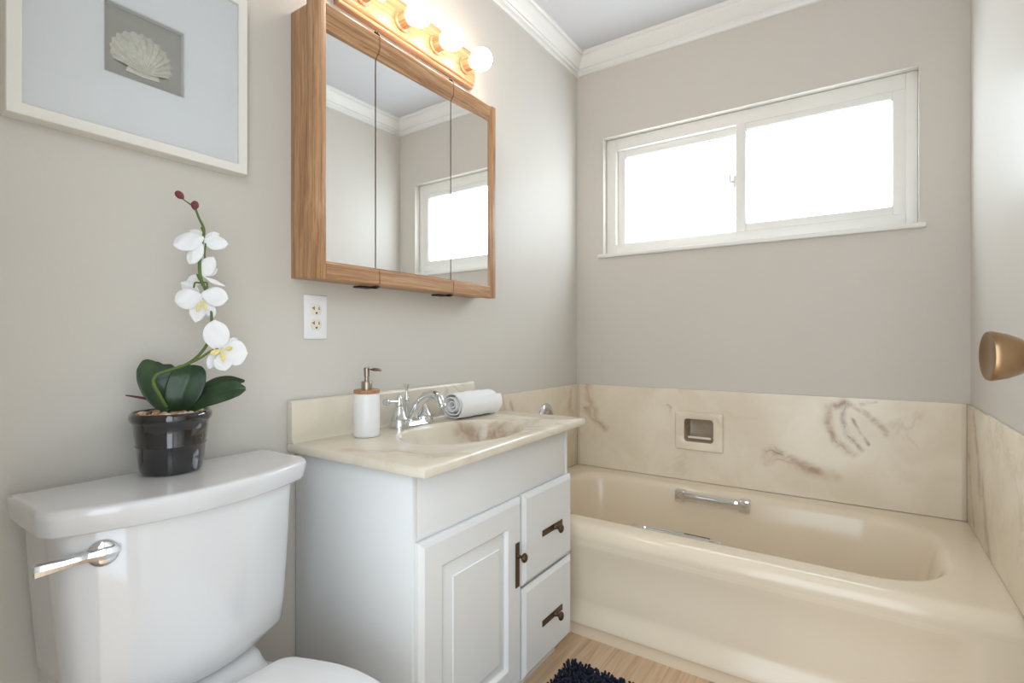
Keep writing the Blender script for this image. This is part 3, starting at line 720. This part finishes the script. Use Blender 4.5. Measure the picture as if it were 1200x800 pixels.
# flush lever on the front left
yl_, zl_ = .318, .684; xl_ = .243-(.243-.186)*((yl_-TCY)/.2)**2
fn = Vector((1, -.32*1.0, 0)).normalized()
bm = NB(); lathe(bm, (xl_-.001, yl_, zl_), fn, [(.0215, 0), (.0215, .003), (.0195, .006), (.014, .0085), (.0, .0095)], 32); es = obj('lever_escutcheon', bm, 'chrome', to)
bm = NB(); c0 = Vector((xl_, yl_, zl_))+fn*.010; tdir = Vector((-.32, -1, 0)).normalized(); L = []
for s, hw, th, dz in ((-.022, .004, .003, .003), (-.016, .009, .005, .002), (0, .0105, .007, .001), (.02, .0075, .005, 0), (.045, .0075, .0045, -.003), (.068, .0095, .0045, -.005), (.079, .0105, .0045, -.006), (.081, .009, .003, -.006)):
    ce = c0+tdir*s+Vector((0, 0, dz)); L.append([ce+fn*(-th)+Vector((0, 0, -hw)), ce+fn*th*.6+Vector((0, 0, -hw*.8)), ce+fn*th*1.1, ce+fn*th*.6+Vector((0, 0, hw*.8)), ce+fn*(-th)+Vector((0, 0, hw))])
rings(bm, L, True, True, True); obj('flush_lever', bm, 'chrome', es, angle=20)
# bowl: deck under the tank flowing into the pedestal and rim
def egg(xb, xf, hw, z, n=56, p=2.0, q=2.0):
    out = []; xm = xb+(xf-xb)*.46
    for k in range(n):
        a = 2*PI*k/n; c, s = math.cos(a), math.sin(a)
        hx = (xf-xm) if c > 0 else (xm-xb); e = 2/(p if c > 0 else q)
        out.append(Vector((xm+hx*math.copysign(abs(c)**e, c), TCY+hw*math.copysign(abs(s)**e, s), z)))
    return out
bm = NB()
rings(bm, [egg(.12, .60, .115, 0, q=3), egg(.12, .60, .115, .03, q=3), egg(.13, .58, .105, .08, q=3), egg(.12, .58, .105, .16, q=3), egg(.10, .62, .125, .24, q=3), egg(.07, .68, .155, .295, q=2.2), egg(.055, .69, .160, .335, q=1.8), egg(.052, .694, .163, .356, q=1.8), egg(.055, .692, .160, .364, q=1.8), egg(.07, .68, .150, .366, q=1.8), egg(.33, .65, .125, .364), egg(.35, .63, .10, .28), egg(.38, .55, .06, .19)], True, True, True)
rings(bm, [rrect(.05, .262, TCY-.136, TCY+.136, .04, .350, 6, 4), rrect(.05, .252, TCY-.130, TCY+.130, .05, .364, 6, 4), rrect(.05, .235, TCY-.124, TCY+.124, .05, .376, 6, 4), rrect(.052, .222, TCY-.120, TCY+.120, .045, .392, 6, 4), rrect(.06, .200, TCY-.115, TCY+.115, .045, .4005, 6, 4)], True, True, True)
obj('bowl', bm, 'porcelain', to, angle=60)
def seatl(i, z, n=64):
    out = []; xb, xf, hw, hb = .268+i, .700-i, .178-i, .128-i
    c_ = .022                                       # square-cornered back edge, egg-shaped front
    half = []
    for k in range(n+1):
        u = k/n; x = xb+(xf-xb)*(1-math.cos(u*PI))/2; t = (x-xb)/(xf-xb)
        wd = hb+(hw-hb)*math.sin(min(1, t/.42)*PI/2)
        if t > .42: wd = hw*math.sqrt(max(0, 1-((t-.42)/.58)**2.2))
        if x-xb < c_: wd -= c_-math.sqrt(max(0, c_*c_-(c_-(x-xb))**2))
        half.append((x, wd))
    return [Vector((x, TCY+w_, z)) for x, w_ in half]+[Vector((x, TCY-w_, z)) for x, w_ in half[::-1][1:-1]]+[Vector((xb, TCY-(hb-c_), z))]+[Vector((xb, TCY+(hb-c_)*(-1+2*k/6), z)) for k in range(1, 6)]
bm = NB(); rings(bm, [seatl(.004, .370), seatl(.0, .373), seatl(0, .384), seatl(.004, .387)], True, True, True); st_ = obj('seat_ring', bm, 'seat', to, angle=60)
bm = NB(); rings(bm, [seatl(.003, .3885), seatl(.0, .390), seatl(0, .399), seatl(.002, .4025), seatl(.006, .404), seatl(.03, .4055), seatl(.10, .4065)], True, True, True); obj('seat_lid', bm, 'seat', to, angle=60)

# ------------------------------------------------------------------ potted orchid
PX, PY = .082, .470
po = thing('potted_orchid', (PX, PY, LT), 'white orchid in a glossy black pot on the toilet tank', 'potted plant')
fwd = Vector((-math.sin(YAW), math.cos(YAW), 0)); rgt = Vector((math.cos(YAW), math.sin(YAW), 0)); E0 = Vector((CAMX, 0, CAMZ))
DP = (Vector((PX, PY, 0))-Vector((CAMX, 0, 0)))
view = DP.normalized()                                   # horizontal direction from the doorway to the plant
lat = Vector((-view.y, view.x, 0))*-1                     # to the right as seen from the doorway
def pt(u, v, d=0.0):
    """point of the plant measured off the photo, d metres nearer (-) or farther (+) than the stem"""
    ray = fwd+rgt*((u-600)/F)+Vector((0, 0, (CY-v)/F))
    t = (DP.dot(view)+d)/Vector((ray.x, ray.y, 0)).dot(view)
    return E0+ray*t
bm = NB(); lathe(bm, (PX, PY, LT+.0005), (0, 0, 1), [(.048, 0), (.0515, .002), (.053, .006), (.056, .030), (.0585, .052), (.0598, .0535), (.0598, .0555), (.0588, .057), (.0620, .080), (.0642, .096), (.0665, .099), (.0690, .103), (.0700, .108), (.0690, .114), (.0660, .1175), (.0620, .116), (.0600, .110), (.058, .100)], 64, True)
obj('pot', bm, 'black', po, angle=70)
M['soil'] = plain('dark_soil', (.02, .014, .01, 1), .9, var=.5)
bm = NB(); lathe(bm, (PX, PY, LT+.102), (0, 0, 1), [(.0595, 0), (.0595, .004), (.03, .008), (.0, .009)], 32); obj('soil', bm, 'soil', po)
def peb_mat():
    t = NT('pebbles'); oi = t.n('ShaderNodeNewGeometry').outputs['Random Per Island']
    t.l(t.ramp(oi, [(0, srgb(120, 84, 58)), (.3, srgb(196, 160, 120)), (.55, srgb(226, 200, 164)), (.8, srgb(168, 120, 84)), (1, srgb(236, 220, 196))]), t.b.inputs['Base Color']); t.b.inputs['Roughness'].default_value = .5; return t.m
M['peb'] = peb_mat()
bm = NB()
for k in range(150):
    r = .057*math.sqrt(random.random()); a = random.random()*2*PI; s = random.uniform(.0032, .0062)
    m4 = Matrix.Translation((PX+r*math.cos(a), PY+r*math.sin(a), LT+.111+random.uniform(0, .005)-(.003 if r > .05 else 0))) @ Matrix.Rotation(random.random()*3, 4, 'Z') @ Matrix.Rotation(random.uniform(-.5, .5), 4, 'X') @ Matrix.Diagonal((s*1.3, s, s*.75, 1))
    bmesh.ops.create_icosphere(bm, subdivisions=2, radius=1, matrix=m4)
pb = obj('pebbles', bm, 'peb', po); pb['kind'] = 'stuff'
def leaf_mat():
    t = NT('orchid_leaf'); p = t.pos(); n_ = t.noise(p, 26, 4)
    t.l(t.ramp(n_, [(.3, srgb(24, 44, 26)), (.55, srgb(44, 70, 42)), (.8, srgb(70, 92, 54))]), t.b.inputs['Base Color']); t.b.inputs['Roughness'].default_value = .34; t.bump(t.noise(p, 160, 2), .12, .001); return t.m
M['leaf'] = leaf_mat()
M['stem'] = plain('stem_green', srgb(92, 112, 48), .5, var=.25)
M['root'] = plain('aerial_root', srgb(98, 52, 56), .6, var=.2)
M['bud'] = plain('flower_bud', srgb(122, 54, 62), .5, var=.3)
def leaf(pts, wd, nrm, fold=.25, nx_=10):
    """leaf along a centre line of points; wd widths; nrm = face normal"""
    bm = NB(); c = spline(pts, 6); n = len(c); wv = interp(wd, n); lp = []
    nr_ = Vector(nrm).normalized()
    for i, p in enumerate(c):
        d = (c[min(i+1, n-1)]-c[max(i-1, 0)]).normalized(); sd_ = d.cross(nr_).normalized(); up = sd_.cross(d)
        lp.append([p+sd_*(wv[i]*s)+up*(abs(s)**1.3*wv[i]*fold+.0015*(1-min(1, abs(s)*6))*-1) for s in [-1+2*k/nx_ for k in range(nx_+1)]])
    rings(bm, lp, False)
    return obj('leaf', bm, 'leaf', po, mods=[('SOLIDIFY', dict(thickness=.0018)), ('SUBSURF', dict(levels=1, render_levels=1))], angle=80)
tocam = -view
leaf([pt(205, 482, .004), pt(194, 462, .002), pt(185, 443, .004), pt(182, 428, .014), pt(183, 423, .020)], [.014, .028, .034, .0345, .031, .022, .004], tocam+Vector((0, 0, .15))+lat*.15, .16)
leaf([pt(208, 484, -.004), pt(213, 464, -.012), pt(220, 445, -.010), pt(224, 431, .0), pt(225, 427, .006)], [.014, .026, .032, .032, .028, .019, .004], tocam+Vector((0, 0, .2))+lat*-.1, .10)
leaf([pt(214, 482, -.006), pt(234, 471, -.022), pt(255, 463, -.036), pt(275, 457, -.044), pt(288, 455, -.046)], [.010, .019, .0235, .025, .024, .019, .004], tocam*.9+Vector((0, 0, .9)), .22)
leaf([pt(222, 480, .02), pt(240, 461, .02), pt(262, 448, .018), pt(287, 446, .012)], [.010, .019, .021, .020, .015, .003], tocam*.8+Vector((0, 0, 1)), .15)
bm = NB(); tube(bm, spline([pt(190, 474, .01), pt(176, 468, .01), pt(160, 465, .015), pt(147, 463, .015)], 5), interp([.003, .0028, .0022, .0012], 16), 10); obj('root', bm, 'root', po)
stp = [pt(197, 480, -.020), pt(187, 463, -.030), pt(180, 449, -.034), pt(184, 439, -.034), pt(200, 433, -.030), pt(218, 427, -.024), pt(234, 415, -.014), pt(246, 396, -.004), pt(248, 372, 0), pt(243, 345, 0), pt(235, 325, 0), pt(234, 300, 0), pt(237, 283, 0), pt(239, 269, 0), pt(233, 255, 0), pt(228, 243, 0), pt(221, 238, .002), pt(214, 233, .002)]
sp = spline(stp, 5)
bm = NB(); tube(bm, sp, interp([.0030, .0032, .0031, .0030, .0030, .0029, .0029, .0028, .0028, .0028, .0032, .0032, .0028, .0026, .0022, .002, .0014, .0012], len(sp)), 10)
for (u, v) in ((240, 275), (236, 300), (235, 330)): tube(bm, spline([pt(u, v), pt(u-3, v-6, -.004), pt(u-4, v-9, -.006)], 3), .0018, 8)
obj('stem', bm, 'stem', po)
bm = NB()
tube(bm, spline([pt(216, 428, -.024), pt(232, 421, -.026), pt(246, 412, -.030), pt(256, 408, -.032)], 4), .0022, 8); obj('flower_stalk', bm, 'stem', po)
bm = NB(); tube(bm, spline([pt(241, 285), pt(240, 300, .006), pt(243, 318, .004)], 4), .0017, 8); tube(bm, spline([pt(236, 332), pt(229, 331, -.006), pt(227, 337, -.010)], 4), .0018, 8); tube(bm, spline([pt(236, 332), pt(242, 331, -.006), pt(243, 338, -.008)], 4), .0018, 8); obj('flower_stalk', bm, 'stem', po)
for (u, v, du, dv) in ((210, 228, -.72, .70), (228.5, 240, .1, 1)):
    c_ = pt(u, v); ax_ = (lat*du+Vector((0, 0, dv))).normalized()
    bm = NB(); lathe(bm, c_-ax_*.0085, ax_, [(.0012, -.002), (.0045, .001), (.0068, .005), (.0072, .008), (.0064, .012), (.004, .0155), (.0, .017)], 20); obj('bud', bm, 'bud', po)
def petal_mat():
    t = NT('orchid_petal'); b = t.b; p = t.pos()
    t.l(t.mix(t.noise(p, 70, 3), srgb(238, 238, 238), srgb(248, 248, 247)), b.inputs['Base Color']); b.inputs['Roughness'].default_value = .6
    b.inputs['Subsurface Weight'].default_value = .25; b.inputs['Subsurface Radius'].default_value = (.01, .01, .01)
    wv = t.n('ShaderNodeTexWave'); wv.inputs['Scale'].default_value = 90; wv.inputs['Distortion'].default_value = 4; t.l(p, wv.inputs['Vector']); t.bump(wv.outputs['Fac'], .12, .001); return t.m
M['petal'] = petal_mat()
M['lip'] = plain('orchid_lip', srgb(236, 222, 150), .6, var=.2)
def petal(bm, base, tip, hw, nrm, cup=.25, pw=.75, seed=0):
    base, tip = Vector(base), Vector(tip); d = tip-base; L_ = d.length; d.normalize(); nr_ = Vector(nrm); nr_ = (nr_-d*nr_.dot(d)).normalized(); sd_ = d.cross(nr_)
    n, m = 12, 8; lp = []; pk = pw*.85
    for i in range(n+1):
        t = math.sin(PI/2*i/n); wdt = hw*(.14+.86*math.sin(PI/2*t/pk)**.9) if t < pk else hw*max(.06, math.sqrt(max(0, 1-((t-pk)/(1-pk))**2)))
        lp.append([base+d*L_*(t-.05*t*s*s)+sd_*(wdt*s)+nr_*(-cup*hw*(s*s)*math.sin(PI*t*.8)-cup*L_*.5*(t*t)+.0012*math.sin(9*t+5*s+seed)) for s in [-1+2*k/m for k in range(m+1)]])
    rings(bm, lp, False)
SOL = [('SOLIDIFY', dict(thickness=.0007)), ('SUBSURF', dict(levels=1, render_levels=1))]
def flower(petals, lip=None):
    bm = NB()
    for k, a in enumerate(petals): petal(bm, *a, seed=k*1.7)
    f = obj('flower', bm, 'petal', po, mods=SOL, angle=80)
    if lip:
        bm = NB()
        for k, a in enumerate(lip): petal(bm, *a, seed=k)
        obj('lip', bm, 'lip', f, mods=SOL, angle=80)
Z = Vector((0, 0, 1))
# lowest bloom faces the doorway; the others hang side on or turned away
flower([(pt(256, 411, -.032), pt(252, 375, -.042), .0240, tocam+Z*.35, .18, .62), (pt(258, 413, -.036), pt(290, 414, -.048), .0265, tocam-lat*.2, .2, .68), (pt(255, 411, -.034), pt(244, 433, -.026), .0105, tocam, .2, .6), (pt(262, 408, -.034), pt(279, 396, -.026), .010, tocam, .2, .6), (pt(258, 414, -.036), pt(264, 434, -.044), .0170, tocam+Z*.1, .2, .6)],
       [(pt(260, 410, -.048), pt(249, 414, -.060), .0060, tocam, .5), (pt(262, 409, -.048), pt(271, 408, -.058), .0050, tocam, .5), (pt(260, 411, -.046), pt(262, 422, -.060), .0050, tocam, .3)])
flower([(pt(237, 346, -.010), pt(206, 352, -.026), .0215, tocam-lat*.35, .3, .62), (pt(236, 344, -.012), pt(267, 349, -.024), .0205, tocam+lat*.35, .3, .62), (pt(235, 350, -.010), pt(229, 377, -.016), .0150, tocam, .3, .6), (pt(238, 350, -.006), pt(250, 373, -.004), .0130, tocam, .3, .6), (pt(233, 343, 0), pt(211, 330, .012), .012, tocam, .2, .6)],
       [(pt(236, 352, -.022), pt(231, 364, -.030), .0035, tocam, .4), (pt(238, 352, -.022), pt(241, 363, -.030), .003, tocam, .4)])
flower([(pt(238, 324, .002), pt(251, 301, -.004), .0150, tocam+lat*.3, .25, .62), (pt(239, 324, .002), pt(264, 333, -.012), .0085, tocam*.45+Z, .2, .6), (pt(238, 326, .006), pt(217, 331, .020), .012, tocam, .2, .6), (pt(240, 322, .006), pt(256, 314, .020), .009, tocam, .2, .6)])
flower([(pt(239, 278, -.006), pt(203, 285, -.016), .0195, tocam+Z*.3, .25, .6), (pt(236, 284, -.006), pt(221, 307, -.020), .0140, tocam-lat*.3, .3, .55), (pt(238, 281, .002), pt(267, 285, -.010), .0165, tocam+Z*.2, .25, .5), (pt(240, 281, .004), pt(258, 273, .012), .010, tocam, .2, .6), (pt(238, 281, .002), pt(222, 269, .010), .013, tocam, .2, .6)])

# ------------------------------------------------------------------ bath mat
M['navy'] = plain('navy_chenille', srgb(26, 32, 52), .9, var=.35)
bx0, bx1, by0, by1 = .452, .98, .66, 1.452
bmt = thing('bath_mat', ((bx0+bx1)/2, (by0+by1)/2, 0), 'navy blue shaggy chenille bath mat on the wood floor', 'bath mat')
obj('backing', Box(bx0+.004, bx1-.004, by0+.004, by1-.004, .0006, .006, .002), 'navy', bmt)
bm = NB(); random.seed(3)
y = by0
while y < by1:
    x = bx0
    while x < bx1:
        p = Vector((x+random.uniform(-.003, .003), y+random.uniform(-.003, .003), .004)); le = Vector((random.uniform(-.010, .010), random.uniform(-.010, .010), random.uniform(.013, .019)))
        tube(bm, [p, p+le*.5+Vector((0, 0, .003)), p+le*.92, p+le], [.0034, .0040, .0036, .0012], 6)
        x += .0095
    y += .0095
pile = obj('pile', bm, 'navy', bmt, angle=80); pile['kind'] = 'stuff'
